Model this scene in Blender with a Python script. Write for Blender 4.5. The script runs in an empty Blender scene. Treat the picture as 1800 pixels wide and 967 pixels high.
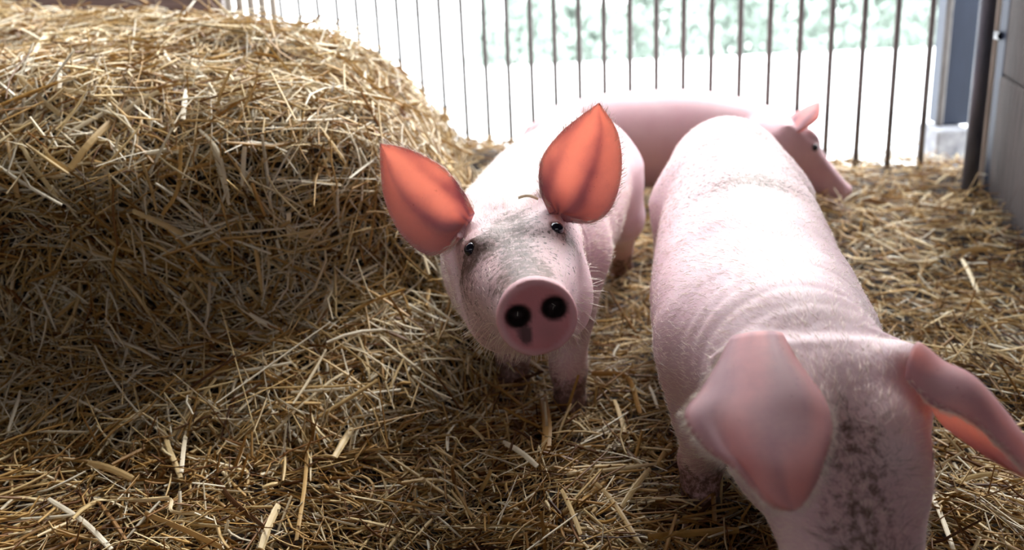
import bpy, math, random
import numpy as np
from mathutils import Matrix, Vector

# ------------------------------------------------------------------ camera, world, light
SC = bpy.context.scene
COL = SC.collection
rng = np.random.default_rng(7)
random.seed(7)
f_px, CAM_H = 1750.0, 0.74
pitch, roll = math.radians(18.0), math.radians(2.5)
FW = np.array([0, math.cos(pitch), -math.sin(pitch)])
R0 = np.array([1.0, 0, 0]); U0 = np.array([0, math.sin(pitch), math.cos(pitch)])
RT = math.cos(roll) * R0 - math.sin(roll) * U0
UP = math.sin(roll) * R0 + math.cos(roll) * U0
CP = np.array([0, 0, CAM_H])


def P(x, y, d):
    """a point of the place seen at pixel (x, y) at forward distance d"""
    return CP + d * (FW + (x - 900) / f_px * RT - (y - 483.5) / f_px * UP)


def G(x, y, z=0.0):
    """where the sight line through a pixel meets height z"""
    v = FW + (x - 900) / f_px * RT - (y - 483.5) / f_px * UP
    return CP + (z - CAM_H) / v[2] * v


cam_d = bpy.data.cameras.new('camera')
cam = bpy.data.objects.new('camera', cam_d); COL.objects.link(cam)
cam_d.sensor_width = 36.0; cam_d.lens = f_px / 1800 * 36.0
cam_d.clip_start = 0.02; cam_d.clip_end = 400
M = Matrix(((RT[0], UP[0], -FW[0], CP[0]), (RT[1], UP[1], -FW[1], CP[1]), (RT[2], UP[2], -FW[2], CP[2]), (0, 0, 0, 1)))
cam.matrix_world = M
cam_d.dof.use_dof = True; cam_d.dof.focus_distance = 1.29; cam_d.dof.aperture_fstop = 3.4
SC.camera = cam

w = bpy.data.worlds.new('overcast_sky'); SC.world = w; w.use_nodes = True
bg = w.node_tree.nodes['Background']
bg.inputs['Color'].default_value = (0.93, 0.97, 1.0, 1); bg.inputs['Strength'].default_value = 4.2
sun_d = bpy.data.lights.new('hazy_sun', 'SUN'); sun = bpy.data.objects.new('hazy_sun', sun_d); COL.objects.link(sun)
sun_d.energy = 4.9; sun_d.angle = math.radians(35); sun_d.color = (1.0, 0.98, 0.94)
sun.rotation_euler = Vector((-0.36, -0.66, -0.66)).to_track_quat('-Z', 'Y').to_euler()
SC.view_settings.view_transform = 'Standard'; SC.view_settings.look = 'None'
SC.view_settings.exposure = 0.6; SC.view_settings.gamma = 1.0; SC.view_settings.use_curve_mapping = False


# ------------------------------------------------------------------ helpers
def tag(o, label=None, cat=None, group=None, kind=None):
    if label: o['label'] = label
    if cat: o['category'] = cat
    if group: o['group'] = group
    if kind: o['kind'] = kind
    return o


def lin(r, g, b):
    return tuple(((c / 255) / 12.92 if c / 255 <= 0.04045 else ((c / 255 + 0.055) / 1.055) ** 2.4) for c in (r, g, b)) + (1.0,)


def mesh_obj(name, V, F, mats, parent=None, smooth=True, attrs=None, mat_idx=None):
    me = bpy.data.meshes.new(name)
    V = np.asarray(V, np.float32)
    if isinstance(F, np.ndarray):
        k = F.shape[1]; nf = len(F)
        me.vertices.add(len(V)); me.vertices.foreach_set('co', V.ravel())
        me.loops.add(nf * k); me.loops.foreach_set('vertex_index', F.astype(np.int32).ravel())
        me.polygons.add(nf)
        me.polygons.foreach_set('loop_start', np.arange(0, nf * k, k, dtype=np.int32))
        me.update(calc_edges=True)
    else:
        me.from_pydata([tuple(map(float, v)) for v in V], [], F); me.update()
    if smooth:
        me.polygons.foreach_set('use_smooth', np.ones(len(me.polygons), bool))
    for m in (mats if isinstance(mats, (list, tuple)) else [mats]):
        me.materials.append(m)
    if mat_idx is not None:
        me.polygons.foreach_set('material_index', np.asarray(mat_idx, np.int32))
    for k2, a in (attrs or {}).items():
        at = me.attributes.new(k2, 'FLOAT', 'POINT'); at.data.foreach_set('value', np.asarray(a, np.float32))
    o = bpy.data.objects.new(name, me); COL.objects.link(o)
    if parent is not None:
        o.parent = parent
    return o


def empty(name, loc=(0, 0, 0)):
    o = bpy.data.objects.new(name, None); COL.objects.link(o); o.location = loc
    o.empty_display_size = 0.05
    return o


def box_vf(x0, x1, y0, y1, z0, z1):
    V = [(x, y, z) for x in (x0, x1) for y in (y0, y1) for z in (z0, z1)]
    F = [(0, 1, 3, 2), (4, 6, 7, 5), (0, 4, 5, 1), (2, 3, 7, 6), (0, 2, 6, 4), (1, 5, 7, 3)]
    return V, F


def box_obj(name, x0, x1, y0, y1, z0, z1, m, parent=None, bevel=0.0, rotz=0.0, origin=None):
    V, F = box_vf(x0, x1, y0, y1, z0, z1)
    if rotz:
        c, s = math.cos(rotz), math.sin(rotz); ox, oy = origin
        V = [(ox + (a - ox) * c - (b - oy) * s, oy + (a - ox) * s + (b - oy) * c, z) for a, b, z in V]
    o = mesh_obj(name, V, F, m, parent, smooth=False)
    if bevel:
        b = o.modifiers.new('bevel', 'BEVEL'); b.width = bevel; b.segments = 2
    return o


def hash3(ix, iy, iz, seed):
    h = (ix.astype(np.int64) * 374761393 + iy.astype(np.int64) * 668265263 + iz.astype(np.int64) * 2147483647 + seed * 974634777) & 0x7fffffff
    h = ((h ^ (h >> 13)) * 1274126177) & 0x7fffffff
    return ((h ^ (h >> 16)) & 0xffff) / 65535.0


def vnoise(p, scale, seed=0):
    q = p / scale; i = np.floor(q).astype(np.int64); fr = q - i; fr = fr * fr * (3 - 2 * fr)
    out = 0
    for dx in (0, 1):
        for dy in (0, 1):
            for dz in (0, 1):
                wt = (fr[:, 0] if dx else 1 - fr[:, 0]) * (fr[:, 1] if dy else 1 - fr[:, 1]) * (fr[:, 2] if dz else 1 - fr[:, 2])
                out = out + wt * hash3(i[:, 0] + dx, i[:, 1] + dy, i[:, 2] + dz, seed)
    return out * 2 - 1


def norm(v):
    v = np.asarray(v, float); return v / np.maximum(np.linalg.norm(v, axis=-1, keepdims=True), 1e-12)


def sstep(a, b, x):
    t = np.clip((x - a) / (b - a), 0, 1); return t * t * (3 - 2 * t)


def catmull(ctrl, n):
    c = np.asarray(ctrl, float); k = len(c)
    c = np.vstack([2 * c[0] - c[1], c, 2 * c[-1] - c[-2]])
    t = np.linspace(0, k - 1, n); i = np.minimum(t.astype(int), k - 2); u = (t - i)[:, None]
    p0, p1, p2, p3 = c[i], c[i + 1], c[i + 2], c[i + 3]
    return 0.5 * (2 * p1 + (p2 - p0) * u + (2 * p0 - 5 * p1 + 4 * p2 - p3) * u ** 2 + (3 * p1 - p0 - 3 * p2 + p3) * u ** 3)


# ---- distance fields
def smin(a, b, k):
    h = np.clip(0.5 + 0.5 * (b - a) / k, 0, 1); return b * (1 - h) + a * h - k * h * (1 - h)


def smax(a, b, k):
    return -smin(-a, -b, k)


def d_cone(p, a, b, ra, rb):
    a = np.asarray(a, float); b = np.asarray(b, float); ab = b - a
    t = np.clip((p - a) @ ab / (ab @ ab), 0, 1)
    return np.linalg.norm(p - a - t[:, None] * ab, axis=1) - (ra + (rb - ra) * t)


def d_ell(p, c, rad, ax=None):
    q = p - np.asarray(c, float)
    if ax is not None: q = q @ np.asarray(ax, float).T
    r = np.asarray(rad, float)
    k0 = np.linalg.norm(q / r, axis=1); k1 = np.linalg.norm(q / (r * r), axis=1)
    return k0 * (k0 - 1) / np.maximum(k1, 1e-9)


class Sweep:
    """a lofted body: stations (x, y, z, half width, height above, depth below)"""
    def __init__(s, st, n=28, up=(0, 0, 1), cap=0.6):
        st = catmull(st, n); s.c = st[:, :3]; s.w, s.u, s.d = st[:, 3], st[:, 4], st[:, 5]
        T = norm(np.gradient(s.c, axis=0)); L = norm(np.cross(T, np.asarray(up, float))); s.T, s.L, s.U = T, L, norm(np.cross(L, T)); s.cap = cap

    def __call__(s, p):
        n = len(p); best = np.full(n, 1e9); bi = np.zeros(n, int); bt = np.zeros(n)
        for i in range(len(s.c) - 1):
            ab = s.c[i + 1] - s.c[i]; t = np.clip((p - s.c[i]) @ ab / (ab @ ab), 0, 1)
            q = p - s.c[i] - t[:, None] * ab; dd = (q * q).sum(1); m = dd < best
            best[m] = dd[m]; bi[m] = i; bt[m] = t[m]
        g = lambda a: (a[bi] * (1 - bt[:, None]) + a[bi + 1] * bt[:, None]) if a.ndim > 1 else a[bi] * (1 - bt) + a[bi + 1] * bt
        q = p - g(s.c); u = (q * g(s.L)).sum(1); v = (q * g(s.U)).sum(1); a = (q * g(s.T)).sum(1)
        W = g(s.w); Hh = np.where(v > 0, g(s.u), g(s.d)); mn = np.minimum(W, Hh)
        r = np.sqrt((u / W) ** 2 + (v / Hh) ** 2 + (a / (mn * s.cap)) ** 2)
        return (r - 1) * mn


def nets(f, lo, hi, h, B=6, reach=2.0):
    """naive surface nets of the zero set of f"""
    lo = np.asarray(lo, float); hi = np.asarray(hi, float)
    nb = np.ceil((hi - lo) / (h * B)).astype(int); n = nb * B
    bi = np.stack(np.meshgrid(*[np.arange(k) for k in nb], indexing='ij'), -1).reshape(-1, 3)
    dc = f(lo + (bi * B + (B - 1) / 2) * h)
    D = np.repeat(np.repeat(np.repeat(dc.reshape(nb), B, 0), B, 1), B, 2).astype(np.float32)
    act = bi[np.abs(dc) < h * B * 0.87 * reach]
    off = np.stack(np.meshgrid(*[np.arange(B)] * 3, indexing='ij'), -1).reshape(-1, 3)
    for s in range(0, len(act), 1500):
        idx = (act[s:s + 1500, None, :] * B + off[None]).reshape(-1, 3)
        D[idx[:, 0], idx[:, 1], idx[:, 2]] = f(lo + idx * h)
    D[0] = D[-1] = np.maximum(D[0], 1e-3); D[:, 0] = np.maximum(D[:, 0], 1e-3); D[:, -1] = np.maximum(D[:, -1], 1e-3)
    D[:, :, 0] = np.maximum(D[:, :, 0], 1e-3); D[:, :, -1] = np.maximum(D[:, :, -1], 1e-3); D[0] = np.maximum(D[0], 1e-3); D[-1] = np.maximum(D[-1], 1e-3)
    S = D < 0
    cnt = sum(S[dx:n[0] - 1 + dx, dy:n[1] - 1 + dy, dz:n[2] - 1 + dz].astype(np.int8) for dx in (0, 1) for dy in (0, 1) for dz in (0, 1))
    ci = np.argwhere((cnt > 0) & (cnt < 8))
    co = np.array([(a, b, c) for a in (0, 1) for b in (0, 1) for c in (0, 1)])
    val = np.stack([D[ci[:, 0] + o[0], ci[:, 1] + o[1], ci[:, 2] + o[2]] for o in co], 1)
    acc = np.zeros((len(ci), 3)); num = np.zeros(len(ci))
    for a in range(8):
        for b in range(a + 1, 8):
            if np.abs(co[a] - co[b]).sum() == 1:
                m = (val[:, a] < 0) != (val[:, b] < 0)
                t = val[m, a] / (val[m, a] - val[m, b])
                acc[m] += co[a] + t[:, None] * (co[b] - co[a]); num[m] += 1
    V = lo + (ci + acc / num[:, None]) * h
    ID = np.full(n, -1, np.int32); ID[ci[:, 0], ci[:, 1], ci[:, 2]] = np.arange(len(ci))
    Q = []
    for ax in range(3):
        sl0 = [slice(None)] * 3; sl1 = [slice(None)] * 3; sl0[ax] = slice(0, -1); sl1[ax] = slice(1, None)
        a0, a1 = S[tuple(sl0)], S[tuple(sl1)]
        e = np.argwhere(a0 != a1); b_, c_ = [(1, 2), (2, 0), (0, 1)][ax]
        e = e[(e[:, b_] > 0) & (e[:, c_] > 0)]
        pos = a0[e[:, 0], e[:, 1], e[:, 2]]
        q = []
        for ob, oc in ((-1, -1), (0, -1), (0, 0), (-1, 0)):
            t = e.copy(); t[:, b_] += ob; t[:, c_] += oc; q.append(ID[t[:, 0], t[:, 1], t[:, 2]])
        q = np.stack(q, 1); q[~pos] = q[~pos][:, ::-1]; Q.append(q)
    Q = np.vstack(Q); Q = Q[(Q >= 0).all(1)]
    return V, Q


def relax(V, Q, it=2, lam=0.5):
    e = np.vstack([Q[:, [0, 1]], Q[:, [1, 2]], Q[:, [2, 3]], Q[:, [3, 0]]]); e = np.vstack([e, e[:, ::-1]])
    deg = np.bincount(e[:, 0], minlength=len(V))[:, None]
    for _ in range(it):
        s = np.stack([np.bincount(e[:, 0], weights=V[e[:, 1], k], minlength=len(V)) for k in range(3)], 1)
        V = V + lam * (s / np.maximum(deg, 1) - V)
    return V


def face_geo(V, F):
    a, b, c = V[F[:, 0]], V[F[:, 1]], V[F[:, 2]]; n = np.cross(b - a, c - a)
    if F.shape[1] == 4:
        n = np.cross(c - a, V[F[:, 3]] - b)
    ar = np.linalg.norm(n, axis=1) * 0.5
    return V[F].mean(1), norm(n), ar


# ------------------------------------------------------------------ materials
def new_mat(name):
    m = bpy.data.materials.new(name); m.use_nodes = True; nt = m.node_tree
    return m, nt, nt.nodes['Principled BSDF'], nt.nodes['Material Output']


def N(nt, kind, **kw):
    n = nt.nodes.new(kind)
    for k, v in kw.items():
        if hasattr(n, k): setattr(n, k, v)
        else: n.inputs[k.replace('_', ' ')].default_value = v
    return n


def ramp(nt, fac, stops):
    r = nt.nodes.new('ShaderNodeValToRGB'); e = r.color_ramp.elements
    while len(e) < len(stops): e.new(0.5)
    for k, (p, c) in enumerate(stops): e[k].position = p; e[k].color = c
    nt.links.new(fac, r.inputs['Fac']); return r.outputs['Color']


def attr(nt, name):
    a = nt.nodes.new('ShaderNodeAttribute'); a.attribute_name = name; return a.outputs['Fac']


def mixc(nt, fac, a, b, mode='MIX'):
    m = nt.nodes.new('ShaderNodeMix'); m.data_type = 'RGBA'; m.blend_type = mode
    for sock, v in ((m.inputs[0], fac), (m.inputs[6], a), (m.inputs[7], b)):
        if isinstance(v, (int, float)): sock.default_value = v
        elif isinstance(v, tuple): sock.default_value = v
        else: nt.links.new(v, sock)
    return m.outputs[2]


def math_n(nt, op, a, b=0.0, clamp=False):
    m = nt.nodes.new('ShaderNodeMath'); m.operation = op; m.use_clamp = clamp
    for s, v in ((m.inputs[0], a), (m.inputs[1], b)):
        if isinstance(v, (int, float)): s.default_value = v
        else: nt.links.new(v, s)
    return m.outputs[0]


def noise_n(nt, scale, detail=3.0, rough=0.55, vec=None):
    n = nt.nodes.new('ShaderNodeTexNoise'); n.inputs['Scale'].default_value = scale; n.inputs['Detail'].default_value = detail
    n.inputs['Roughness'].default_value = rough
    if vec is not None: nt.links.new(vec, n.inputs['Vector'])
    return n.outputs['Fac']


def objco(nt):
    return nt.nodes.new('ShaderNodeTexCoord').outputs['Object']


def mat_noise(name, c1, c2, scale=8.0, rough=0.7, stretch=(1, 1, 1), bump=0.0, metallic=0.0, c3=None):
    m, nt, b, o = new_mat(name)
    mp = nt.nodes.new('ShaderNodeMapping'); mp.inputs['Scale'].default_value = stretch; nt.links.new(objco(nt), mp.inputs['Vector'])
    n = noise_n(nt, scale, 6, 0.6, mp.outputs['Vector'])
    st = [(0.3, c1), (0.7, c2)] if c3 is None else [(0.25, c1), (0.5, c2), (0.75, c3)]
    nt.links.new(ramp(nt, n, st), b.inputs['Base Color'])
    b.inputs['Roughness'].default_value = rough; b.inputs['Metallic'].default_value = metallic
    if bump:
        bp = nt.nodes.new('ShaderNodeBump'); bp.inputs['Strength'].default_value = bump; bp.inputs['Distance'].default_value = 0.01
        nt.links.new(n, bp.inputs['Height']); nt.links.new(bp.outputs['Normal'], b.inputs['Normal'])
    return m


def straw_material(name, stops, trans=0.25):
    m, nt, b, o = new_mat(name)
    c = ramp(nt, attr(nt, 'tone'), stops)
    mp = nt.nodes.new('ShaderNodeMapping'); nt.links.new(objco(nt), mp.inputs['Vector'])
    c = mixc(nt, math_n(nt, 'MULTIPLY', noise_n(nt, 90, 2, 0.6, mp.outputs['Vector']), 0.32), c, lin(120, 80, 40), 'MULTIPLY')
    nt.links.new(c, b.inputs['Base Color']); b.inputs['Roughness'].default_value = 0.48
    b.inputs['Specular IOR Level'].default_value = 0.4
    t = nt.nodes.new('ShaderNodeBsdfTranslucent'); nt.links.new(c, t.inputs['Color'])
    mx = nt.nodes.new('ShaderNodeMixShader'); mx.inputs[0].default_value = trans
    nt.links.new(b.outputs[0], mx.inputs[1]); nt.links.new(t.outputs[0], mx.inputs[2]); nt.links.new(mx.outputs[0], o.inputs['Surface'])
    return m


STRAW_STOPS = [(0.0, lin(84, 48, 20)), (0.25, lin(140, 92, 40)), (0.5, lin(204, 162, 92)), (0.75, lin(234, 210, 156)), (1.0, lin(250, 242, 220))]
M_straw = straw_material('straw', STRAW_STOPS)
M_strawgap = mat_noise('straw_gap_shade', lin(20, 12, 7), lin(50, 32, 16), 60, 0.9)  # dark bed under the stalks; shade of the gaps put into its colour


def skin_material(name, base, base2, mudcol, scale=1.0):
    m, nt, b, o = new_mat(name); oc = objco(nt)
    c = mixc(nt, ramp(nt, noise_n(nt, 9, 4, 0.6, oc), [(0.35, (0, 0, 0, 1)), (0.7, (1, 1, 1, 1))]), base, base2)
    mp = nt.nodes.new('ShaderNodeMapping'); mp.inputs['Scale'].default_value = (1.0, 0.28, 1.0); nt.links.new(oc, mp.inputs['Vector'])
    fib = noise_n(nt, 330, 3, 0.7, mp.outputs['Vector'])
    c = mixc(nt, math_n(nt, 'MULTIPLY', fib, 0.16), c, lin(246, 232, 226))
    c = mixc(nt, attr(nt, 'rosy'), c, lin(196, 122, 128))
    # smeared dirt and small flecks
    d = attr(nt, 'dirt')
    c = mixc(nt, math_n(nt, 'MULTIPLY', d, 0.42), c, lin(146, 108, 86))
    dn = noise_n(nt, 85, 8, 0.78, oc)
    dm = math_n(nt, 'MULTIPLY', math_n(nt, 'SUBTRACT', math_n(nt, 'ADD', dn, math_n(nt, 'MULTIPLY', d, 0.34)), 0.71, True), 7.0, True)
    dm = math_n(nt, 'MULTIPLY', dm, math_n(nt, 'MULTIPLY', d, 1.5, True))
    c = mixc(nt, math_n(nt, 'MULTIPLY', dm, 0.85), c, mudcol)
    fl = math_n(nt, 'MULTIPLY', math_n(nt, 'SUBTRACT', noise_n(nt, 150, 2, 0.5, oc), math_n(nt, 'SUBTRACT', 0.80, math_n(nt, 'MULTIPLY', attr(nt, 'fleck'), 0.225)), True), 14, True)
    c = mixc(nt, math_n(nt, 'MULTIPLY', fl, 0.85), c, lin(66, 44, 36))
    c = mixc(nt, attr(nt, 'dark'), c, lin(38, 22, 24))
    nt.links.new(c, b.inputs['Base Color'])
    b.inputs['Roughness'].default_value = 0.55; b.inputs['Specular IOR Level'].default_value = 0.35
    b.inputs['Subsurface Weight'].default_value = 0.15; b.inputs['Subsurface Radius'].default_value = (1.0, 0.4, 0.3); b.inputs['Subsurface Scale'].default_value = 0.012
    bp = nt.nodes.new('ShaderNodeBump'); bp.inputs['Strength'].default_value = 0.25; bp.inputs['Distance'].default_value = 0.002
    nt.links.new(fib, bp.inputs['Height']); nt.links.new(bp.outputs['Normal'], b.inputs['Normal'])
    return m


M_skin = skin_material('pig_skin', lin(226, 198, 205), lin(212, 176, 188), lin(80, 56, 40))


def ear_material(name):
    m, nt, b, o = new_mat(name); oc = objco(nt)
    c = mixc(nt, ramp(nt, noise_n(nt, 16, 4, 0.6, oc), [(0.35, (0, 0, 0, 1)), (0.7, (1, 1, 1, 1))]), lin(226, 188, 194), lin(214, 170, 180))
    fl = math_n(nt, 'MULTIPLY', math_n(nt, 'SUBTRACT', noise_n(nt, 120, 2, 0.5, oc), 0.70, True), 12, True)
    c = mixc(nt, math_n(nt, 'MULTIPLY', fl, 0.7), c, lin(90, 50, 44))
    nt.links.new(c, b.inputs['Base Color']); b.inputs['Roughness'].default_value = 0.6
    t = nt.nodes.new('ShaderNodeBsdfTranslucent')
    wv = attr(nt, 'vein_shade')
    vn = math_n(nt, 'ADD', math_n(nt, 'MULTIPLY', wv, 0.75), math_n(nt, 'MULTIPLY', noise_n(nt, 40, 5, 0.7, oc), 0.5))
    tc = ramp(nt, vn, [(0.25, lin(255, 190, 166)), (0.85, lin(160, 92, 100))])  # darker stop tints the painted shadow streaks
    nt.links.new(tc, t.inputs['Color'])
    mx = nt.nodes.new('ShaderNodeMixShader'); mx.inputs[0].default_value = 0.53
    nt.links.new(b.outputs[0], mx.inputs[1]); nt.links.new(t.outputs[0], mx.inputs[2]); nt.links.new(mx.outputs[0], o.inputs['Surface'])
    return m


M_ear = ear_material('ear_skin')
M_hair, _nt, _b, _o = new_mat('bristle')
_nt.links.new(mixc(_nt, attr(_nt, 'soil'), lin(242, 228, 214), lin(84, 60, 46)), _b.inputs['Base Color']); _b.inputs['Roughness'].default_value = 0.45
M_eye, _nt, _b, _o = new_mat('eye_dark')
_b.inputs['Base Color'].default_value = lin(26, 26, 40); _b.inputs['Roughness'].default_value = 0.08
M_hoof = mat_noise('hoof', lin(60, 44, 38), lin(104, 80, 66), 40, 0.6)
M_steel = mat_noise('dull_steel', lin(52, 54, 60), lin(112, 108, 106), 26, 0.5, (1, 1, 0.25), 0.2, 0.3, lin(84, 80, 80))
M_bluesteel = mat_noise('blue_grey_steel', lin(26, 36, 54), lin(44, 54, 76), 6, 0.5, (1, 1, 0.3), 0.1, 0.2)
M_pipe = mat_noise('blue_grey_pipe', lin(70, 76, 90), lin(112, 114, 124), 30, 0.45, (1, 1, 0.2), 0.2, 0.3)
M_concrete = mat_noise('pale_concrete', lin(170, 172, 178), lin(120, 122, 130), 24, 0.85, (1, 1, 1), 0.3)
M_oldwood = mat_noise('weathered_wood', lin(26, 22, 23), lin(72, 62, 60), 9, 0.85, (6, 6, 0.5), 0.8, 0.0, lin(48, 42, 42))
M_palewood = mat_noise('pale_wood', lin(150, 138, 126), lin(186, 174, 162), 14, 0.85, (6, 6, 0.5), 0.4)
M_brownwood = mat_noise('brown_boards', lin(92, 72, 68), lin(128, 104, 96), 10, 0.8, (0.6, 6, 6), 0.4)
M_roof = mat_noise('roof_sheet', lin(90, 80, 74), lin(120, 108, 98), 6, 0.8)
M_snow = mat_noise('snow', lin(238, 242, 246), lin(250, 251, 252), 0.6, 0.7)
M_dirtfloor = mat_noise('dirt', lin(50, 36, 24), lin(86, 62, 36), 20, 0.95)
M_hazeleaf = mat_noise('haze_pale_foliage', lin(132, 148, 137), lin(182, 193, 184), 2.0, 0.9)  # distant haze and overexposure painted in as a pale leaf colour
M_bark = mat_noise('haze_pale_bark', lin(120, 120, 116), lin(160, 160, 156), 6, 0.9)  # bark colour paled for haze like the foliage

# ------------------------------------------------------------------ structure: floor, walls, roof, land outside
MOUNDS = [(0.62, 2.55, 0.34, 0.075), (-0.10, 3.35, 0.30, 0.12), (1.2, 3.05, 0.42, 0.09), (1.05, 2.45, 0.35, 0.045), (-0.62, 1.45, 0.45, 0.05), (-0.25, 2.0, 0.3, 0.05)]


def ground_z(x, y):
    p = np.stack([x, y, np.zeros_like(x)], 1)
    z = 0.022 * vnoise(p, 0.22, 3) + 0.010 * vnoise(p, 0.09, 4) - 0.02
    for mx, my, s, hgt in MOUNDS:
        z = z + hgt * np.exp(-((x - mx) ** 2 + (y - my) ** 2) / (s * s))
    return z


gx, gy = np.meshgrid(np.linspace(-2.6, 2.2, 121), np.linspace(-4.6, 4.9, 153), indexing='ij')
gv = np.stack([gx.ravel(), gy.ravel(), ground_z(gx.ravel(), gy.ravel()) - 0.012], 1)
ii = np.arange(121 * 153).reshape(121, 153)
gf = np.stack([ii[:-1, :-1], ii[1:, :-1], ii[1:, 1:], ii[:-1, 1:]], -1).reshape(-1, 4)
fA = G(1613, 335, 0.0); fB = G(825, 290, -0.02)
fd = (fB - fA) / 17.0; fd[2] = 0
gc = gv[gf].mean(1)
gf = gf[gc[:, 1] < fA[1] + (gc[:, 0] - fA[0]) * fd[1] / fd[0] + 0.16]
tag(mesh_obj('floor', gv, gf, M_strawgap), kind='structure')
# snowy land falling away outside
sx, sy = np.meshgrid(np.linspace(-90, 90, 181), np.concatenate([np.linspace(2.6, 12, 12), np.linspace(14, 120, 40)]), indexing='ij')
sz = -0.11 - 6.0 * sstep(5, 46, sy) + 0.5 * np.sin(sx * 0.09 + 1.0) * sstep(8, 40, sy) - 0.035 * sx * sstep(10, 50, sy)
ii = np.arange(sx.size).reshape(sx.shape)
sf = np.stack([ii[:-1, :-1], ii[1:, :-1], ii[1:, 1:], ii[:-1, 1:]], -1).reshape(-1, 4)
sv = np.stack([sx.ravel(), sy.ravel(), sz.ravel()], 1)
tag(mesh_obj('ground_snow', sv, sf, M_snow), kind='structure')


def snow_z(x, y):
    ss = lambda a, b, v: (lambda t: t * t * (3 - 2 * t))(min(max((v - a) / (b - a), 0), 1))
    return -0.11 - 6.0 * ss(5, 46, y) + 0.5 * math.sin(x * 0.09 + 1.0) * ss(8, 40, y) - 0.035 * x * ss(10, 50, y)


# barn shell; the unseen roof's far edge is set to shade the foreground
shade_roof = box_obj('shade_roof', -2.8, 2.6, -4.5, 2.7, 2.35, 2.42, M_roof); tag(shade_roof, kind='structure')
wl = empty('wall_left', (0, 0, 0)); tag(wl, kind='structure')
for k in range(10):
    box_obj('board', -2.72, -2.68 + 0.004 * (k % 3), -4.4, 4.55, -0.1 + k * 0.245, 0.135 + k * 0.245, M_brownwood, wl, 0.004)
wr = empty('wall_right', (0, 0, 0)); tag(wr, kind='structure')

# ------------------------------------------------------------------ bar fence
fence = empty('bar_fence', (float(fA[0]), float(fA[1]), 0)); tag(fence, 'steel barred fence with upright round bars between pen and snow', 'fence')


def tube_mesh(name, r, z0, z1, n=10, bend=0.0):
    a = np.linspace(0, 2 * np.pi, n, endpoint=False); zs = np.linspace(z0, z1, 5)
    V = np.array([(r * math.cos(t), r * math.sin(t), z) for z in zs for t in a])
    F = [(k * n + i, k * n + (i + 1) % n, (k + 1) * n + (i + 1) % n, (k + 1) * n + i) for k in range(4) for i in range(n)]
    F += [tuple(range(n - 1, -1, -1)), tuple(range(4 * n, 5 * n))]
    me = bpy.data.meshes.new(name); me.from_pydata([tuple(v) for v in V], [], F); me.update(); me.materials.append(M_steel)
    me.polygons.foreach_set('use_smooth', np.ones(len(me.polygons), bool)); return me


bar_me = tube_mesh('bar', 0.0095, -0.16, 1.6)
for k in range(0, 27):
    o = bpy.data.objects.new('bar', bar_me); COL.objects.link(o); o.parent = fence
    o.location = (fd[0] * k, fd[1] * k, 0)
ang = math.atan2(fd[1], fd[0]); Lf = float(np.hypot(fd[0], fd[1]))
for nm, z in (('bottom_rail', -0.14), ('top_rail', 1.6)):
    V, F = box_vf(-0.5 * Lf, 26.5 * Lf, -0.02, 0.02, z - 0.02, z + 0.02)
    c, s = math.cos(ang), math.sin(ang)
    mesh_obj(nm, [(a * c - b * s, a * s + b * c, q) for a, b, q in V], F, M_steel, fence, False)

# posts at the right hand end
def upright(name, px0, px1, y, zb, zt, depth_m, mat, thick, parent=None, bevel=0.006):
    """a squared upright whose near face spans px0..px1 at pixel row y"""
    a = P(px0, y, depth_m); b = P(px1, y, depth_m)
    return box_obj(name, a[0], b[0], a[1], a[1] + thick, zb, zt, mat, parent, bevel)


st = empty('steel_gate_post', tuple(map(float, P(1690, 280, 3.15)))); st.location.z = 0
def rel(o, par):
    o.parent = par; o.matrix_parent_inverse = Matrix.Translation(-Vector(par.location)); return o
rel(upright('channel', 1662, 1722, 120, 0.14, 2.3, 3.2, M_bluesteel, 0.10), st)
rel(upright('flange', 1655, 1668, 120, 0.14, 2.3, 3.185, M_steel, 0.012), st)
rel(upright('footing', 1648, 1712, 240, -0.15, 0.14, 3.17, M_concrete, 0.16), st)
tag(st, 'dark blue-grey steel channel post on a pale footing', 'post')
pp = P(1712, 250, 2.72)
pipe = mesh_obj('steel_pipe', [(0, 0, 0)], [], M_steel); bpy.data.objects.remove(pipe)
pm = tube_mesh('steel_pipe', 0.021, -0.05, 1.9, 14); pm.materials[0] = M_pipe
pipe = bpy.data.objects.new('steel_pipe', pm); COL.objects.link(pipe); pipe.location = (float(pp[0]), float(pp[1]), 0)
tag(pipe, 'thick dull steel pipe standing before the blue-grey post', 'pipe')
jb = empty('wooden_jamb', tuple(map(float, G(1735, 360)))); jb.location.z = 0
rel(upright('jamb_board', 1742, 1764, 120, -0.1, 2.3, 2.78, M_palewood, 0.05), jb)
rel(upright('dark_gap_strip', 1764, 1779, 120, -0.1, 2.3, 2.72, M_bluesteel, 0.05), jb)  # dark strip standing in for the dark gap between jamb and timber
bt = P(1754, 62, 2.74)
a_ = np.linspace(0, 2 * np.pi, 6, endpoint=False)
rel(mesh_obj('bolt', [(bt[0] + 0.012 * math.cos(t), bt[1] + dy, bt[2] + 0.012 * math.sin(t)) for dy in (0.03, -0.02) for t in a_],
             [tuple(range(6)), tuple(range(11, 5, -1))] + [(i, (i + 1) % 6, 6 + (i + 1) % 6, 6 + i) for i in range(6)], M_eye, smooth=False), jb)
tag(jb, 'pale wooden jamb board with a dark bolt beside the pipe', 'jamb')
w1 = G(1731, 352); w0 = G(1800, 442); wdir = norm((w0 - w1) * [1, 1, 0]); wn = np.array([-wdir[1], wdir[0], 0]); wn = wn if wn[0] > 0 else -wn
wps = empty('timber_wall_end', (float(w1[0]), float(w1[1]), 0))
zz = [-0.1, 0.36, 0.66, 1.0, 1.5, 2.3]
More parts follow.
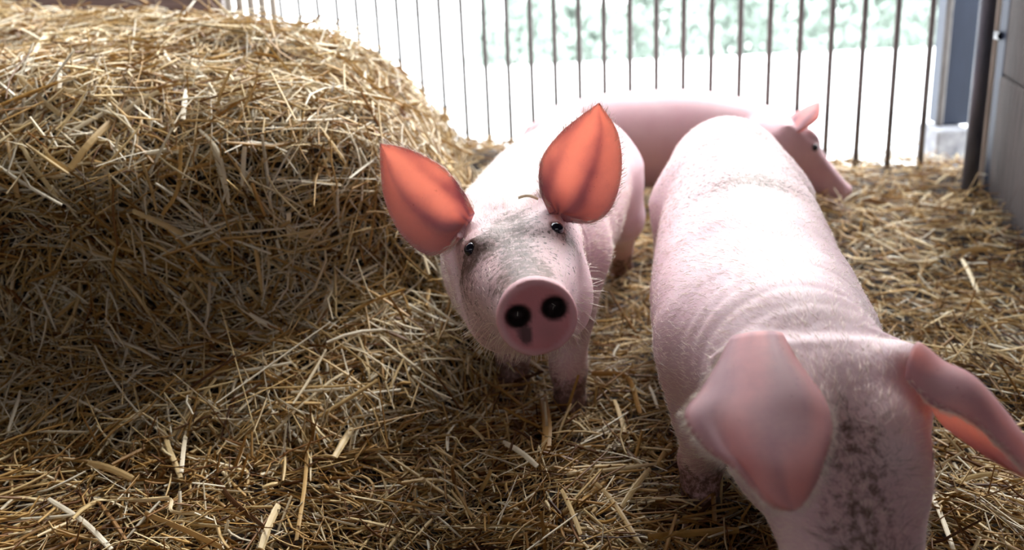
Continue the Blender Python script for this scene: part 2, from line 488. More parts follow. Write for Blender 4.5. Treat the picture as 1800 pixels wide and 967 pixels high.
for k in range(5):
    a0 = w1 + wn * (0.004 * (k % 2)); a1 = w1 + wdir * 0.95 + wn * (0.004 * (k % 2)); b0 = a0 + wn * 0.12; b1 = a1 + wn * 0.12
    V = [(q[0], q[1], z) for z in (zz[k] + .003, zz[k + 1]) for q in (a0, a1, b1, b0)]
    o = mesh_obj('timber', V, [(0, 1, 2, 3), (7, 6, 5, 4), (0, 4, 5, 1), (1, 5, 6, 2), (2, 6, 7, 3), (3, 7, 4, 0)], M_oldwood, smooth=False)
    bv = o.modifiers.new('bevel', 'BEVEL'); bv.width = .006; bv.segments = 2
    rel(o, wps)
tag(wps, 'weathered grey-brown timber wall end where the pen closes', 'timber wall')
V, F = box_vf(1.9, 1.98, -4.5, 2.2, -0.1, 2.35)
mesh_obj('panel', V, F, M_oldwood, wr, False)

# unseen half wall added behind the camera to cut the front fill light
wf = empty('wall_fill_block', (0, 0, 0)); tag(wf, kind='structure')
for k in range(7):
    box_obj('board', -2.7, 1.95, -3.54 + 0.004 * (k % 2), -3.5, -0.05 + k * 0.245, 0.19 + k * 0.245, M_brownwood, wf, 0.004)

# boards behind the heap
wb = empty('wall_back', (0, 0, 0)); tag(wb, kind='structure')
for k in range(6):
    box_obj('board', -2.7, -1.12 - 0.0, 4.15 + 0.004 * (k % 2), 4.2, 0.0 + k * 0.22, 0.215 + k * 0.22, M_brownwood, wb, 0.004)
sl = empty('slatted_hatch', (-1.0, 4.2, 0)); tag(sl, 'pale upright slats at the end of the brown boards', 'slats')
for k in range(5):
    rel(box_obj('slat', -1.11 + k * 0.045, -1.082 + k * 0.045, 4.16, 4.19, 0.0, 1.3, M_palewood, None, 0.002), sl)
rel(box_obj('rail', -1.12, -0.88, 4.19, 4.215, 0.1, 0.16, M_palewood), sl)

# ------------------------------------------------------------------ straw
def straw_mesh(pos, dirs, nrm, length, width, tone, bend, rings=4, kink=None, sides=3):
    """n bent stalks, flattened three-sided tubes; returns V, F, tone"""
    n = len(pos); dirs = norm(dirs); side = norm(np.cross(dirs, nrm)); upv = np.cross(side, dirs)
    t = np.linspace(-0.5, 0.5, rings)
    bdir = side * rng.normal(0, 1, (n, 1)) + upv * rng.normal(0, 0.6, (n, 1))
    V = np.empty((n, rings, sides, 3), np.float32)
    rolla = rng.uniform(0, 2 * np.pi, n); flat = rng.uniform(0.22, 0.6, n)
    kk = rng.uniform(-0.3, 0.3, n); kamt = np.where(rng.random(n) < 0.25, rng.normal(0, 0.7, n), 0.0)
    A = side * np.cos(rolla * 0.25)[:, None] + upv * np.sin(rolla * 0.25)[:, None]; Bv = np.cross(A, dirs)
    for i in range(rings):
        c = pos + dirs * (length * t[i])[:, None] + bdir * (bend * length * (t[i] ** 2 * 4 - 0.4))[:, None] + side * (kamt * length * np.abs(t[i] - kk) * 0.5)[:, None]
        wv = width * (1.0 if 0 < i < rings - 1 else 0.75)
        for j in range(sides):
            a = 2 * np.pi * j / sides
            V[:, i, j] = c + A * (math.cos(a) * wv * 0.5)[:, None] + Bv * (math.sin(a) * wv * 0.5 * flat)[:, None]
    base = (np.arange(n) * rings * sides)[:, None]
    loc = []
    for i in range(rings - 1):
        for j in range(sides):
            loc.append((i * sides + j, i * sides + (j + 1) % sides, (i + 1) * sides + (j + 1) % sides, (i + 1) * sides + j))
    loc = np.array(loc)
    F = (base[:, None, :] + loc[None]).reshape(-1, 4)
    return V.reshape(-1, 3), F, np.repeat(tone, rings * sides)


def tones(n, mean, sd=0.22):
    return np.clip(rng.normal(mean, sd, n), 0, 1)


# heap
def heap_sdf(p):
    x, y, z = p[:, 0], p[:, 1], p[:, 2]
    yo = y - 0.15 * np.exp(-((z - 0.20) / 0.14) ** 2) - 0.03 + 0.16 * np.exp(-((z + 0.02) / 0.12) ** 2) * (y < 2.1)
    lean = -0.06 * sstep(1.5, 2.6, y)
    q = np.stack([x - (-1.17) - 0.0, yo - 2.22, z - 0.06 - 0.0], 1)
    hw = np.array([1.13, 0.70, 0.54 ]); rr = 0.34
    hw = np.stack([np.full_like(x, hw[0]) + lean, np.full_like(x, hw[1]), 0.455 + 0.085 * sstep(1.5, 2.5, y) + 0.02 * np.sin(3 * x)], 1)
    hw[:, 0] -= 0.30 * np.clip(z, 0, 0.6)
    dq = np.abs(q) - (hw - rr); d = np.linalg.norm(np.maximum(dq, 0), axis=1) + np.minimum(dq.max(1), 0) - rr
    return d + 0.035 * vnoise(p, 0.28, 11) + 0.02 * vnoise(p, 0.11, 12)


hV, hF = nets(heap_sdf, (-2.3, 1.2, -0.12), (0.05, 3.1, 0.85), 0.028, reach=2.5)
hV = relax(hV, hF, 1)
heap = mesh_obj('straw_heap', hV, hF, M_strawgap)
tag(heap, 'tall loose heap of pale golden straw with a shaded face', 'straw heap', kind='stuff')
hc, hn, ha = face_geo(hV, hF)
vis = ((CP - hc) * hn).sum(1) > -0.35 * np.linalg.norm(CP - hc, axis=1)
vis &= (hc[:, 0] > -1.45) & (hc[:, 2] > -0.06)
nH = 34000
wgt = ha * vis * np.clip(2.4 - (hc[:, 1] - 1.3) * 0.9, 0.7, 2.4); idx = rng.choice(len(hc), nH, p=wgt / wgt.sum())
n_ = hn[idx]; p_ = hc[idx] + rng.normal(0, 0.013, (nH, 3)) + n_ * rng.uniform(-0.022, 0.03, nH)[:, None]
topness = np.clip(n_[:, 2], 0, 1)
fl = np.stack([vnoise(p_, 0.16, 21), vnoise(p_, 0.16, 22), vnoise(p_, 0.16, 23)], 1)
rd = rng.normal(0, 1, (nH, 3)) * 0.75 + fl * 1.6
rd[:, 2] -= (1 - topness) * rng.uniform(0, 1.5, nH)
rd -= n_ * ((rd * n_).sum(1) * rng.uniform(0.72, 1.0, nH))[:, None]
ln = np.clip(rng.lognormal(math.log(0.085), 0.5, nH), 0.03, 0.26); wd = rng.uniform(0.0022, 0.0052, nH) + (rng.random(nH) < .35) * rng.uniform(.001, .0045, nH)
V, F, T = straw_mesh(p_, rd, n_, ln, wd, tones(nH, 0.71, 0.28), rng.normal(0, 0.05, nH))
tag(mesh_obj('loose_straw', V, F, M_straw, heap, smooth=False, attrs={'tone': T}), kind='stuff')

# litter
nG = 42000
ux = []; tot = 0
while tot < nG:
    x = rng.uniform(-1.35, 1.75, 60000); y = rng.uniform(0.75, 4.35, 60000)
    keep = (rng.random(60000) < np.clip((1.2 / np.maximum(y, 1.0)) ** 1.5, 0, 1)) & (np.abs(x + 0.02) < 0.62 * y + 0.25)
    keep &= y < fA[1] + (x - fA[0]) * fd[1] / fd[0] + 0.25
    keep &= ((x - w1[0]) * wn[0] + (y - w1[1]) * wn[1] < -.02) | (y > w1[1] + .03)
    q = np.stack([x[keep], y[keep]], 1); ux.append(q); tot += len(q)
g2 = np.vstack(ux)[:nG]; gz = ground_z(g2[:, 0], g2[:, 1])
e = 0.01
nx = -(ground_z(g2[:, 0] + e, g2[:, 1]) - gz) / e; ny = -(ground_z(g2[:, 0], g2[:, 1] + e) - gz) / e
n_ = norm(np.stack([nx, ny, np.ones(nG)], 1))
p_ = np.column_stack([g2, gz + rng.uniform(-0.016, 0.034, nG)])
p0 = p_ * [1, 1, 0]
fl = np.stack([vnoise(p0, 0.14, 31), vnoise(p0, 0.14, 32), np.zeros(nG)], 1)
rd = rng.normal(0, 1, (nG, 3)) * 0.8 + fl * 1.4; rd[:, 2] *= 0.3
stick = rng.random(nG) < 0.07; rd[stick, 2] += rng.uniform(0.3, 1.0, stick.sum())
ln = np.clip(rng.lognormal(math.log(0.062), 0.5, nG), 0.022, 0.20); wd = rng.uniform(0.0020, 0.0048, nG) + (rng.random(nG) < .3) * rng.uniform(.001, .004, nG)
V, F, T = straw_mesh(p_, rd, n_, ln, wd, tones(nG, 0.53, 0.28), rng.normal(0, 0.05, nG))
tag(mesh_obj('straw_litter', V, F, M_straw, smooth=False, attrs={'tone': T}), 'short golden straw litter strewn thickly over the pen floor', 'straw', kind='stuff')


# ------------------------------------------------------------------ pigs
def leg(p, pts, k=0.02):
    d = None
    for (a, ra), (b, rb) in zip(pts[:-1], pts[1:]):
        c = d_cone(p, a, b, ra, rb); d = c if d is None else smin(d, c, k)
    return d


def uv_ball(c, r, ax=None, n=14, m=10):
    V = []; F = []
    for i in range(m + 1):
        th = math.pi * i / m
        for j in range(n):
            ph = 2 * math.pi * j / n; V.append((math.sin(th) * math.cos(ph), math.sin(th) * math.sin(ph), math.cos(th)))
    for i in range(m):
        for j in range(n):
            F.append((i * n + j, (i + 1) * n + j, (i + 1) * n + (j + 1) % n, i * n + (j + 1) % n))
    V = np.array(V) * r
    if ax is not None: V = V @ np.asarray(ax)
    return V + c, F


def add_ball(name, c, r, mat, parent, ax=None):
    V, F = uv_ball(np.asarray(c, float), np.asarray(r, float), ax); return mesh_obj(name, V, F, mat, parent)


def add_hoof(parent, foot, fwd, size=0.024):
    """two toes of a cloven hoof, one mesh per toe"""
    fwd = norm(np.array([fwd[0], fwd[1], 0.0])); s = np.array([-fwd[1], fwd[0], 0])
    for sg in (-1, 1):
        rings = []
        for z, rl, rw, off in ((0.030, 0.8, 0.50, 0.0), (0.012, 1.05, 0.62, 0.2), (-0.012, 1.25, 0.66, 0.35)):
            rings.append([foot + s * sg * size * 0.55 + fwd * (off * size + rl * size * math.cos(t)) + s * (rw * size * math.sin(t)) + np.array([0, 0, z]) for t in np.linspace(0, 2 * np.pi, 10, endpoint=False)])
        V = np.array(rings).reshape(-1, 3)
        F = [(k * 10 + i, k * 10 + (i + 1) % 10, (k + 1) * 10 + (i + 1) % 10, (k + 1) * 10 + i) for k in range(2) for i in range(10)]
        F += [tuple(range(9, -1, -1)), tuple(range(20, 30))]
        mesh_obj('hoof', V, F, M_hoof, parent)


def ear_obj(parent, ea, eb, cup, cupdir, thick=0.005, nt=36, nu=24, vein_shades=3.0, curl=0.0, fold=0.0):
    """a leaf-shaped ear between two edge lines that run from the root to the tip"""
    A = catmull(ea, nt); Bq = catmull(eb, nt); cupdir = norm(cupdir)
    t = np.linspace(0, 1, nt); u = np.linspace(0, 1, nu)
    prof = np.sin(np.pi * np.clip(t * 0.9 + 0.1, 0, 1)) ** 0.7 * (1 - 0.25 * t) + 0.35 * (1 - t) ** 2
    Gd = A[:, None] * (1 - u[None, :, None]) + Bq[:, None] * u[None, :, None]
    bow = (4 * u * (1 - u))[None, :] * prof[:, None]
    Gd = Gd + cupdir * (cup * bow)[..., None]
    if fold: Gd = Gd - cupdir * (fold * np.exp(-((u[None, :] - .17 - .05 * np.sin(t[:, None] * 5)) / .06) ** 2) * sstep(.3, .5, t)[:, None])[..., None]
    if curl: Gd = Gd - cupdir * (curl * (np.abs(2 * u - 1) ** 6)[None, :] * prof[:, None])[..., None]
    vw = vnoise(np.stack(np.meshgrid(t * 1.4, u * 3.0 + vein_shades, [0.5], indexing='ij'), -1).reshape(-1, 3), 0.55, int(vein_shades * 10)).reshape(nt, nu)
    vein_shade = np.clip(0.5 + 0.5 * np.sin((u[None, :] * 1.6 + 0.55 * t[:, None] + 0.35 * vw) * 2 * np.pi), 0, 1) ** 1.6 * np.clip(1.25 - t[:, None] * 1.1, 0, 1)  # vein-like streaks; the ear's shadow streaks put into its colour
    Gd = Gd + cupdir * (0.0012 * vein_shade)[..., None]
    du = np.gradient(Gd, axis=1); dt = np.gradient(Gd, axis=0); nn = norm(np.cross(du, dt) + 1e-9 * cupdir)
    flip = np.sign((nn * cupdir).sum(-1).mean()) or 1.0; nn = nn * flip
    edge = np.minimum(1, 0.25 + np.minimum(np.minimum(u, 1 - u)[None, :] * 8, (1 - t)[:, None] * 8))
    off = nn * (thick * 0.5 * edge * (1 + 0.8 * (1 - t[:, None]) ** 2))[..., None]
    V = np.vstack([(Gd - off).reshape(-1, 3), (Gd + off).reshape(-1, 3)])
    ii = np.arange(nt * nu).reshape(nt, nu); K = nt * nu
    q = np.stack([ii[:-1, :-1], ii[1:, :-1], ii[1:, 1:], ii[:-1, 1:]], -1).reshape(-1, 4)
    rim = np.concatenate([ii[0, :], ii[1:, -1], ii[-1, -2::-1], ii[-2:0:-1, 0]]); r2 = np.roll(rim, -1)
    F = np.vstack([q, q[:, ::-1] + K, np.stack([rim, r2, r2 + K, rim + K], 1)])
    o = mesh_obj('ear', V, F, M_ear, parent, attrs={'vein_shade': np.tile(vein_shade.ravel(), 2)})
    return o, Gd, nn


def hair_obj(name, parent, pos, nrm, flow, length, width, lift=0.35, mat=None, soil=None):
    n = len(pos); fl = norm(flow + rng.normal(0, 0.22, (n, 3))); fl = norm(fl - nrm * (fl * nrm).sum(1)[:, None])
    d0 = norm(fl + nrm * (lift * rng.uniform(0.5, 1.6, n))[:, None]); d1 = norm(fl + nrm * (lift * 0.25) + rng.normal(0, 0.12, (n, 3)))
    a = pos - nrm * 0.001; b = a + d0 * (length * 0.5)[:, None]; c = b + d1 * (length * 0.5)[:, None]
    s = norm(np.cross(d0, a - CP)) * (width * 0.5)[:, None] if False else norm(np.cross(d0, rng.normal(0, 1, (n, 3)))) * (width * 0.5)[:, None]
    s2 = norm(np.cross(d0, s)) * (width * 0.5)[:, None]
    V = np.stack([a - s, a + s * 0.5 + s2, a + s * 0.5 - s2, b - s * 0.8, b + (s * 0.5 + s2) * 0.8, b + (s * 0.5 - s2) * 0.8, c], 1).reshape(-1, 3)
    loc = np.array([(0, 1, 4, 3), (1, 2, 5, 4), (2, 0, 3, 5), (3, 4, 6, 6), (4, 5, 6, 6), (5, 3, 6, 6)])
    tri = np.array([(0, 1, 4), (0, 4, 3), (1, 2, 5), (1, 5, 4), (2, 0, 3), (2, 3, 5), (3, 4, 6), (4, 5, 6), (5, 3, 6)])
    F = ((np.arange(n) * 7)[:, None, None] + tri[None]).reshape(-1, 3)
    return tag(mesh_obj(name, V, F, mat or M_hair, parent, attrs={'soil': np.repeat(np.zeros(n) if soil is None else soil, 7)}), kind='stuff')


def cam2w(v):
    v = np.asarray(v, float); return v[0] * RT + v[1] * UP + v[2] * FW


def head_frame(eyeL, eyeR, fwd):
    f = norm(fwd); l = norm(eyeR - eyeL); l = norm(l - f * (l @ f)); u = norm(np.cross(l, f))
    if u[2] < 0: u = -u
    return f, l, u


def build_head(f, l, u, o, S=1.0, first=0, eye=(.054, .043)):
    """o = head centre at the eye line; returns distance function"""
    st = [(-.17, .080, .070, .115), (-.10, .089, .064, .128), (-.04, .088, .056, .128), (.02, .080, .049, .112), (.07, .066, .044, .088),
          (.12, .054, .041, .064), (.16, .0465, .040, .050), (.20, .043, .041, .044)][first:]
    if first: st[0] = (-.10, .082, .014, .10); st[1] = (-.04, .086, .040, .12)
    sw = Sweep([tuple(o + f * (s * S)) + (w_ * S, up_ * S, dn_ * S) for s, w_, up_, dn_ in st], 26, u, 0.25)
    nose = o + f * (.206 * S)
    dn = norm(f + u * 0.10); dl = l; du = norm(np.cross(dl, dn)); du = du if du @ u > 0 else -du
    ax = np.array([dl, du, dn])
    er, el = o + l * eye[0] * S + u * eye[1] * S + f * .006 * S, o - l * eye[0] * S + u * eye[1] * S + f * .006 * S

    def fn(p):
        d = sw(p)
        for sg in (-1, 1):
            d = smin(d, d_ell(p, o + l * sg * .045 * S - u * .055 * S - f * .045 * S, np.array((.040, .06, .07)) * S, np.array([l, u, f])), .03 * S)   # jowl
            d = smin(d, d_ell(p, o + l * sg * .042 * S + u * .042 * S - f * .014 * S, np.array((.024, .014, .030)) * S, np.array([l, u, f])), .03 * S)   # brow
        q = (p - nose) @ ax.T
        rr = np.sqrt((q[:, 0] / 1.03) ** 2 + ((q[:, 1] + 0.001) / 0.99) ** 2)
        ddisc = np.sqrt(np.maximum(rr - .0375 * S, 0) ** 2 + np.maximum(np.abs(q[:, 2]) - .004 * S, 0) ** 2) - .0075 * S
        d = smin(d, ddisc, .007 * S)
        dish = d_ell(p, nose + dn * (.020 * S), np.array((.034, .032, .0105)) * S, ax); d = smax(d, -dish, .006 * S)
        for sg in (-1, 1):
            d = smax(d, -d_ell(p, nose + dl * sg * .0205 * S + du * .006 * S + dn * .010 * S, np.array((.0112, .0105, .020)) * S, ax), .004 * S)
        mouth = d_ell(p, nose - du * .047 * S - dn * .03 * S, np.array((.040, .0022, .05)) * S, ax)
        d = smax(d, -mouth, .004 * S)
        for ec in (er, el):
            lat = norm(ec - o - u * ((ec - o) @ u) * 0.4)
            lid = d_ell(p, ec - lat * .003 * S, np.array((.0140, .0140, .0140)) * S); d = smin(d, lid, .008 * S)
            d = smax(d, -d_ell(p, ec + lat * .010 * S + f * .004 * S, np.array((.0085, .0075, .011)) * S, np.array([lat, u, np.cross(lat, u)])), .004 * S)
        return d
    return fn, nose, dn, dl, du, er, el


def finish_pig(name, V, Q, attrs, loc, label):
    root = empty(name, tuple(map(float, loc)))
    tag(root, label, 'pig')
    b = mesh_obj('body', V, Q, M_skin, None, attrs=attrs); rel(b, root)
    return root, b


def vert_normals(V, Q):
    fc, fn, fa = face_geo(V, Q); n = np.zeros_like(V)
    for k in range(4):
        for c in range(3): n[:, c] += np.bincount(Q[:, k], weights=fn[:, c] * fa, minlength=len(V))
    return norm(n)


def gauss(V, c, s):
    return np.exp(-((V - c) ** 2).sum(1) / (s * s))


def scatter(V, Q, n, weight, extra=None):
    c, nn, ar = face_geo(V, Q); wq = weight[Q].mean(1) * ar; i = rng.choice(len(c), n, p=wq / wq.sum())
    a = rng.random((n, 1)); b = rng.random((n, 1)); q = V[Q[i]]
    pos = (q[:, 0] * (1 - a) + q[:, 1] * a) * (1 - b) + (q[:, 3] * (1 - a) + q[:, 2] * a) * b
    if extra is None: return pos, nn[i]
    so = extra[Q[i]].mean(1); so = np.clip((vnoise(pos, .009, 77) + vnoise(pos, .03, 78) * .6 + so * 1.9 - 1.1) * 2.5, 0, 1) * np.clip(so * 2, 0, 1)
    return pos, nn[i], so


# ================= pig facing the camera
eL, eR = P(827, 428, 1.31), P(977, 400, 1.29)
em = (eL + eR) / 2; nz = P(945, 560, 1.105)
fw = cam2w((.136, -.25, -.96)); hf, hl, hu = head_frame(eL, eR, fw)
ho = em - hu * .048
hf = norm(nz - ho); hl = norm(hl - hf * (hl @ hf)); hu = norm(np.cross(hl, hf)); hu = hu if hu[2] > 0 else -hu
head_fn, nose, ndn, ndl, ndu, er, el_ = build_head(hf, hl, hu, ho)
hb = ho - hf * 0.13
A_st = [tuple(hb - hu * .02) + (.088, .08, .115), (0.0, 1.50, .285, .112, .115, .14), (.022, 1.60, .275, .130, .130, .145), (.055, 1.74, .272, .136, .135, .145),
        (.090, 1.90, .27, .140, .138, .14), (.125, 2.04, .268, .132, .136, .125), (.155, 2.17, .262, .130, .136, .13), (.175, 2.27, .25, .112, .125, .12), (.187, 2.335, .235, .06, .075, .075)]
A_torso = Sweep(A_st, 34)
fr, fl_, rr, rl = G(1002, 745, -.04), G(905, 708, -.04), G(1092, 508, -.045), np.array([.075, 2.2, -.03])
A_legs = [
    [((.085, 1.60, .25), .075), ((.085, 1.575, .16), .047), (fr + [0, .01, .10], .030), (fr + [0, .0, .045], .0235), (fr + [0, -.012, .012], .024)],
    [((-.03, 1.62, .25), .075), ((-.015, 1.63, .16), .047), (fl_ + [0, .01, .10], .030), (fl_ + [0, .0, .045], .0235), (fl_ + [0, -.012, .012], .024)],
    [((.205, 2.14, .25), .095), ((.235, 2.13, .17), .062), ((.25, 2.20, .115), .034), (rr + [0, .01, .045], .024), (rr + [0, -.012, .012], .024)],
    [((.10, 2.17, .25), .095), ((.085, 2.15, .17), .062), ((.075, 2.22, .115), .034), (rl + [0, .01, .045], .024), (rl + [0, -.012, .012], .024)]]
# ear roots
earA_root = ho - hl * .070 + hu * .042 - hf * .105
earB_root = ho + hl * .064 + hu * .056 - hf * .105


def pigA(p):
    d = smin(A_torso(p), head_fn(p), .05)
    for L in A_legs: d = smin(d, leg(p, L), .045)
    d = smin(d, d_cone(p, ho - hl * .045 + hu * .01 - hf * .09, earA_root, .045, .026), .03)
    d = smin(d, d_cone(p, ho + hl * .045 + hu * .02 - hf * .09, earB_root, .045, .026), .03)
    return d + .003 * vnoise(p, .06, 5)


V, Q = nets(pigA, (-.22, .98, -.06), (.36, 2.46, .56), .0042); V = relax(V, Q, 1, .4)
vn = vert_normals(V, Q)
loc = (V - ho) @ np.array([hl, hu, hf]).T; nl = (V - nose) @ np.array([ndl, ndu, ndn]).T
infront = sstep(-.10, -.02, loc[:, 2])
disc = sstep(-.012, -.004, nl[:, 2]) * (np.hypot(nl[:, 0], nl[:, 1]) < .05)
dirt = infront * (1.0 * np.exp(-((loc[:, 0]) / .036) ** 2) * sstep(.0, .03, loc[:, 1]) + 1.1 * gauss(V, er - hu * .02 + hl * .004, .03) + .95 * gauss(V, el_ - hu * .02 + hl * .01, .034)
                  + .75 * gauss(V, nose - hf * .05 + hu * .045, .035) + .6 * sstep(-.02, .05, -loc[:, 0] - .02) * (loc[:, 2] > 0)) * (1 - disc)
dirt = np.clip(dirt + .55 * gauss(V, ho - hf * .07 + hu * .06, .05) + 1.0 * sstep(.11, .02, V[:, 2]), 0, 1)
dark = np.zeros(len(V))
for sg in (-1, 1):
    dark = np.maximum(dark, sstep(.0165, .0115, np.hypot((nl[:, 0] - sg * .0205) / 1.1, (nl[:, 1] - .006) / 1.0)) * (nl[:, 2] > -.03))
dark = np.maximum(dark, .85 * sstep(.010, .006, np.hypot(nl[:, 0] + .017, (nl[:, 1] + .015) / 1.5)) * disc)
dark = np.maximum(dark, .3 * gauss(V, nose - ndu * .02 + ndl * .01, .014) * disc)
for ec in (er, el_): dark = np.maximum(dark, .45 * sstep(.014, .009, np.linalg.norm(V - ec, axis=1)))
rosy = np.clip((.85 - .45 * sstep(.033, .042, np.hypot(nl[:, 0], nl[:, 1]))) * disc + .3 * sstep(.12, .05, V[:, 2]) + .25 * gauss(V, nose, .08), 0, 1)
fleck = np.clip(infront * .9 * sstep(-.05, .02, loc[:, 1]) + .35 * sstep(.3, .42, V[:, 2]) * (1 - infront), 0, 1) * (1 - .6 * disc)
rootA, bodyA = finish_pig('pig', V, Q, {'dirt': dirt, 'dark': dark, 'rosy': rosy, 'fleck': fleck}, (.05, 1.6, 0), 'pink pig facing the camera with raised ears and dirty forehead')
for ec in (er, el_):
    lat = norm(ec - ho - hu * ((ec - ho) @ hu) * 0.4)
    rel(add_ball('eye', ec + lat * .0035 + hf * .002, (.0095, .0095, .0095), M_eye, None), rootA)
for ft in (fr, fl_, rr, rl):
    before = set(COL.objects); add_hoof(None, ft + np.array([0, -.012, .012]), (-.1, -1))
    for o in set(COL.objects) - before: rel(o, rootA)
# ears: edge lines from root to tip
e1a = [P(832, 372, 1.36), P(815, 338, 1.36), P(782, 297, 1.36), P(738, 270, 1.36), P(700, 257, 1.355), P(668, 253, 1.35)]
e1b = [P(806, 418, 1.33), P(788, 438, 1.335), P(752, 448, 1.34), P(706, 413, 1.345), P(675, 345, 1.35), P(668, 254, 1.35)]
ear1, g1, n1 = ear_obj(rootA, e1a, e1b, .030, FW, vein_shades=2.2)
e2a = [P(968, 372, 1.33), P(950, 335, 1.34), P(952, 280, 1.35), P(985, 234, 1.35), P(1022, 203, 1.345), P(1053, 181, 1.34)]
e2b = [P(1004, 386, 1.31), P(1040, 391, 1.32), P(1074, 366, 1.33), P(1092, 305, 1.335), P(1086, 235, 1.34), P(1053.5, 182, 1.34)]
ear2, g2_, n2 = ear_obj(rootA, e2a, e2b, .034, FW, vein_shades=2.2)
for o in (ear1, ear2): rel(o, rootA)
# bristles
wt = np.clip((vn * norm(CP - V)).sum(1) + .35, 0, 1) * (1 - disc) * (1 - .6 * infront) * (V[:, 1] < 2.0)
pts, nn, so = scatter(V, Q, 15000, wt, dirt)
lc = (pts - ho) @ np.array([hl, hu, hf]).T
onhead = lc[:, 2] > -.08
flow = np.where(onhead[:, None], -hf[None] - hu[None] * .25 * np.sign(-lc[:, 1:2]), np.array([[.1, 1.0, -.25]]))
lenh = np.where(onhead, rng.uniform(.006, .015, len(pts)), rng.uniform(.010, .022, len(pts)))
h = hair_obj('bristles', None, pts, nn, flow, lenh, np.full(len(pts), .00042), soil=so); rel(h, rootA)
jw = sstep(-.005, -.05, loc[:, 1]) * sstep(-.12, -.02, loc[:, 2]) * (1 - disc)
pts, nn = scatter(V, Q, 320, jw + 1e-6)
h = hair_obj('whiskers', None, pts, nn, np.tile(-hf + np.array([0, 0, -.5]), (len(pts), 1)), rng.uniform(.018, .05, len(pts)), np.full(len(pts), .00055), .9); rel(h, rootA)


def ear_fringe(root, Gd, nn, n, L, cols):
    """fine hairs along an ear's edges"""
    nt_, nu_ = Gd.shape[:2]; i = rng.integers(1, nt_ - 1, n); sd = rng.choice(cols, n)
    pos = Gd[i, sd]; inner = Gd[i, nu_ // 2]; out = norm(pos - inner); along = norm(Gd[np.minimum(i + 2, nt_ - 1), sd] - pos + 1e-9)
    h = hair_obj('ear_hair', None, pos + rng.normal(0, .002, pos.shape), norm(out), along, rng.uniform(.005, .013, n), np.full(n, .0004), .8); rel(h, root)


ear_fringe(rootA, g1, n1, 700, .01, [0, 23]); ear_fringe(rootA, g2_, n2, 700, .01, [0, 23])

# ================= pig with its head down beside it
poll = P(1485, 640, 1.0)
bf = norm(np.array([-.02, -.68, -.73])); bl = norm(np.array([1.0, -.04, .0])); bl = norm(bl - bf * (bl @ bf)); bu = norm(np.cross(bl, bf)); bu = bu if bu[1] < 0 else -bu
bo = np.array([.322, .895, .243])
headB, noseB, bdn, bdl, bdu, berr, bel = build_head(bf, bl, bu, bo, 1.09, 1, (.066, .020))
B_st = [tuple(bo - bf * .05 - bu * .03) + (.085, .075, .10), (.316, 1.05, .275, .106, .096, .12), (.326, 1.17, .248, .134, .120, .145), (.345, 1.32, .232, .148, .135, .145),
        (.370, 1.50, .24, .147, .140, .14), (.400, 1.68, .258, .136, .138, .13), (.42, 1.85, .278, .126, .138, .135), (.44, 1.97, .278, .113, .13, .125), (.45, 2.06, .26, .06, .075, .075)]
B_torso = Sweep(B_st, 36)
b_fl = G(1232, 905, -.04); b_fr = np.array([.42, 1.20, -.02]); b_rl = np.array([.33, 1.85, -.02]); b_rr = np.array([.53, 1.87, -.02])
B_legs = [
    [((.262, 1.20, .22), .070), ((.255, 1.19, .14), .044), (b_fl + [0, .01, .085], .030), (b_fl + [0, 0, .04], .024), (b_fl + [0, -.012, .012], .025)],
    [((.385, 1.20, .22), .075), ((.40, 1.20, .14), .046), (b_fr + [0, .01, .085], .030), (b_fr + [0, 0, .04], .024), (b_fr + [0, -.012, .012], .025)],
    [((.36, 1.82, .25), .095), ((.335, 1.80, .17), .060), ((.33, 1.87, .11), .034), (b_rl + [0, .01, .045], .024), (b_rl + [0, -.012, .012], .024)],
    [((.485, 1.82, .25), .095), ((.52, 1.80, .17), .060), ((.53, 1.88, .11), .034), (b_rr + [0, .01, .045], .024), (b_rr + [0, -.012, .012], .024)]]
bear_l = P(1322, 606, 1.02); bear_r = P(1600, 625, .985)


def pigB(p):
    d = smin(B_torso(p), headB(p), .06)
    for L in B_legs: d = smin(d, leg(p, L), .045)
    d = smin(d, d_cone(p, bo - bl * .035 - bf * .05 - bu * .015, bear_l + FW * .02 - UP * .012, .04, .020), .03)
    d = smin(d, d_cone(p, bo + bl * .035 - bf * .05 - bu * .015, bear_r + FW * .02 - UP * .012, .04, .022), .03)
    return d + .003 * vnoise(p, .06, 6)


V, Q = nets(pigB, (.10, .60, -.06), (.62, 2.20, .50), .0044); V = relax(V, Q, 1, .4)
vn = vert_normals(V, Q); locB = (V - bo) @ np.array([bl, bu, bf]).T
dirt = .8 * np.exp(-(locB[:, 0] / .06) ** 2) * sstep(-.09, .0, locB[:, 2]) * (locB[:, 1] > -.02)
spine = np.interp(V[:, 1], [s[1] for s in B_st], [s[0] for s in B_st]); top = sstep(.15, .6, vn[:, 2])
dirt = np.clip(dirt + top * 1.0 * np.exp(-((V[:, 1] - 1.53) / .06) ** 2) * np.exp(-((V[:, 0] - spine - .01) / .10) ** 2) + top * .85 * np.exp(-((V[:, 1] - 1.80) / .05) ** 2) * np.exp(-((V[:, 0] - spine - .03) / .06) ** 2)
               + .9 * sstep(.11, .02, V[:, 2]), 0, 1)
fleck = np.clip(top * .95 * sstep(1.35, 1.6, V[:, 1]) + .15, 0, 1)
rosy = np.clip(.25 * sstep(.12, .05, V[:, 2]), 0, 1)
rootB, bodyB = finish_pig('pig', V, Q, {'dirt': dirt, 'dark': np.zeros(len(V)), 'rosy': rosy, 'fleck': fleck}, (.34, 1.5, 0), 'pink pig lowering its head with ears flopping, dirt flecks along its back')
for ec in (berr, bel):
    lat = norm(ec - bo - bu * ((ec - bo) @ bu) * 0.4)
    rel(add_ball('eye', ec + lat * .0035 + bf * .002, (.0095,) * 3, M_eye, None), rootB)
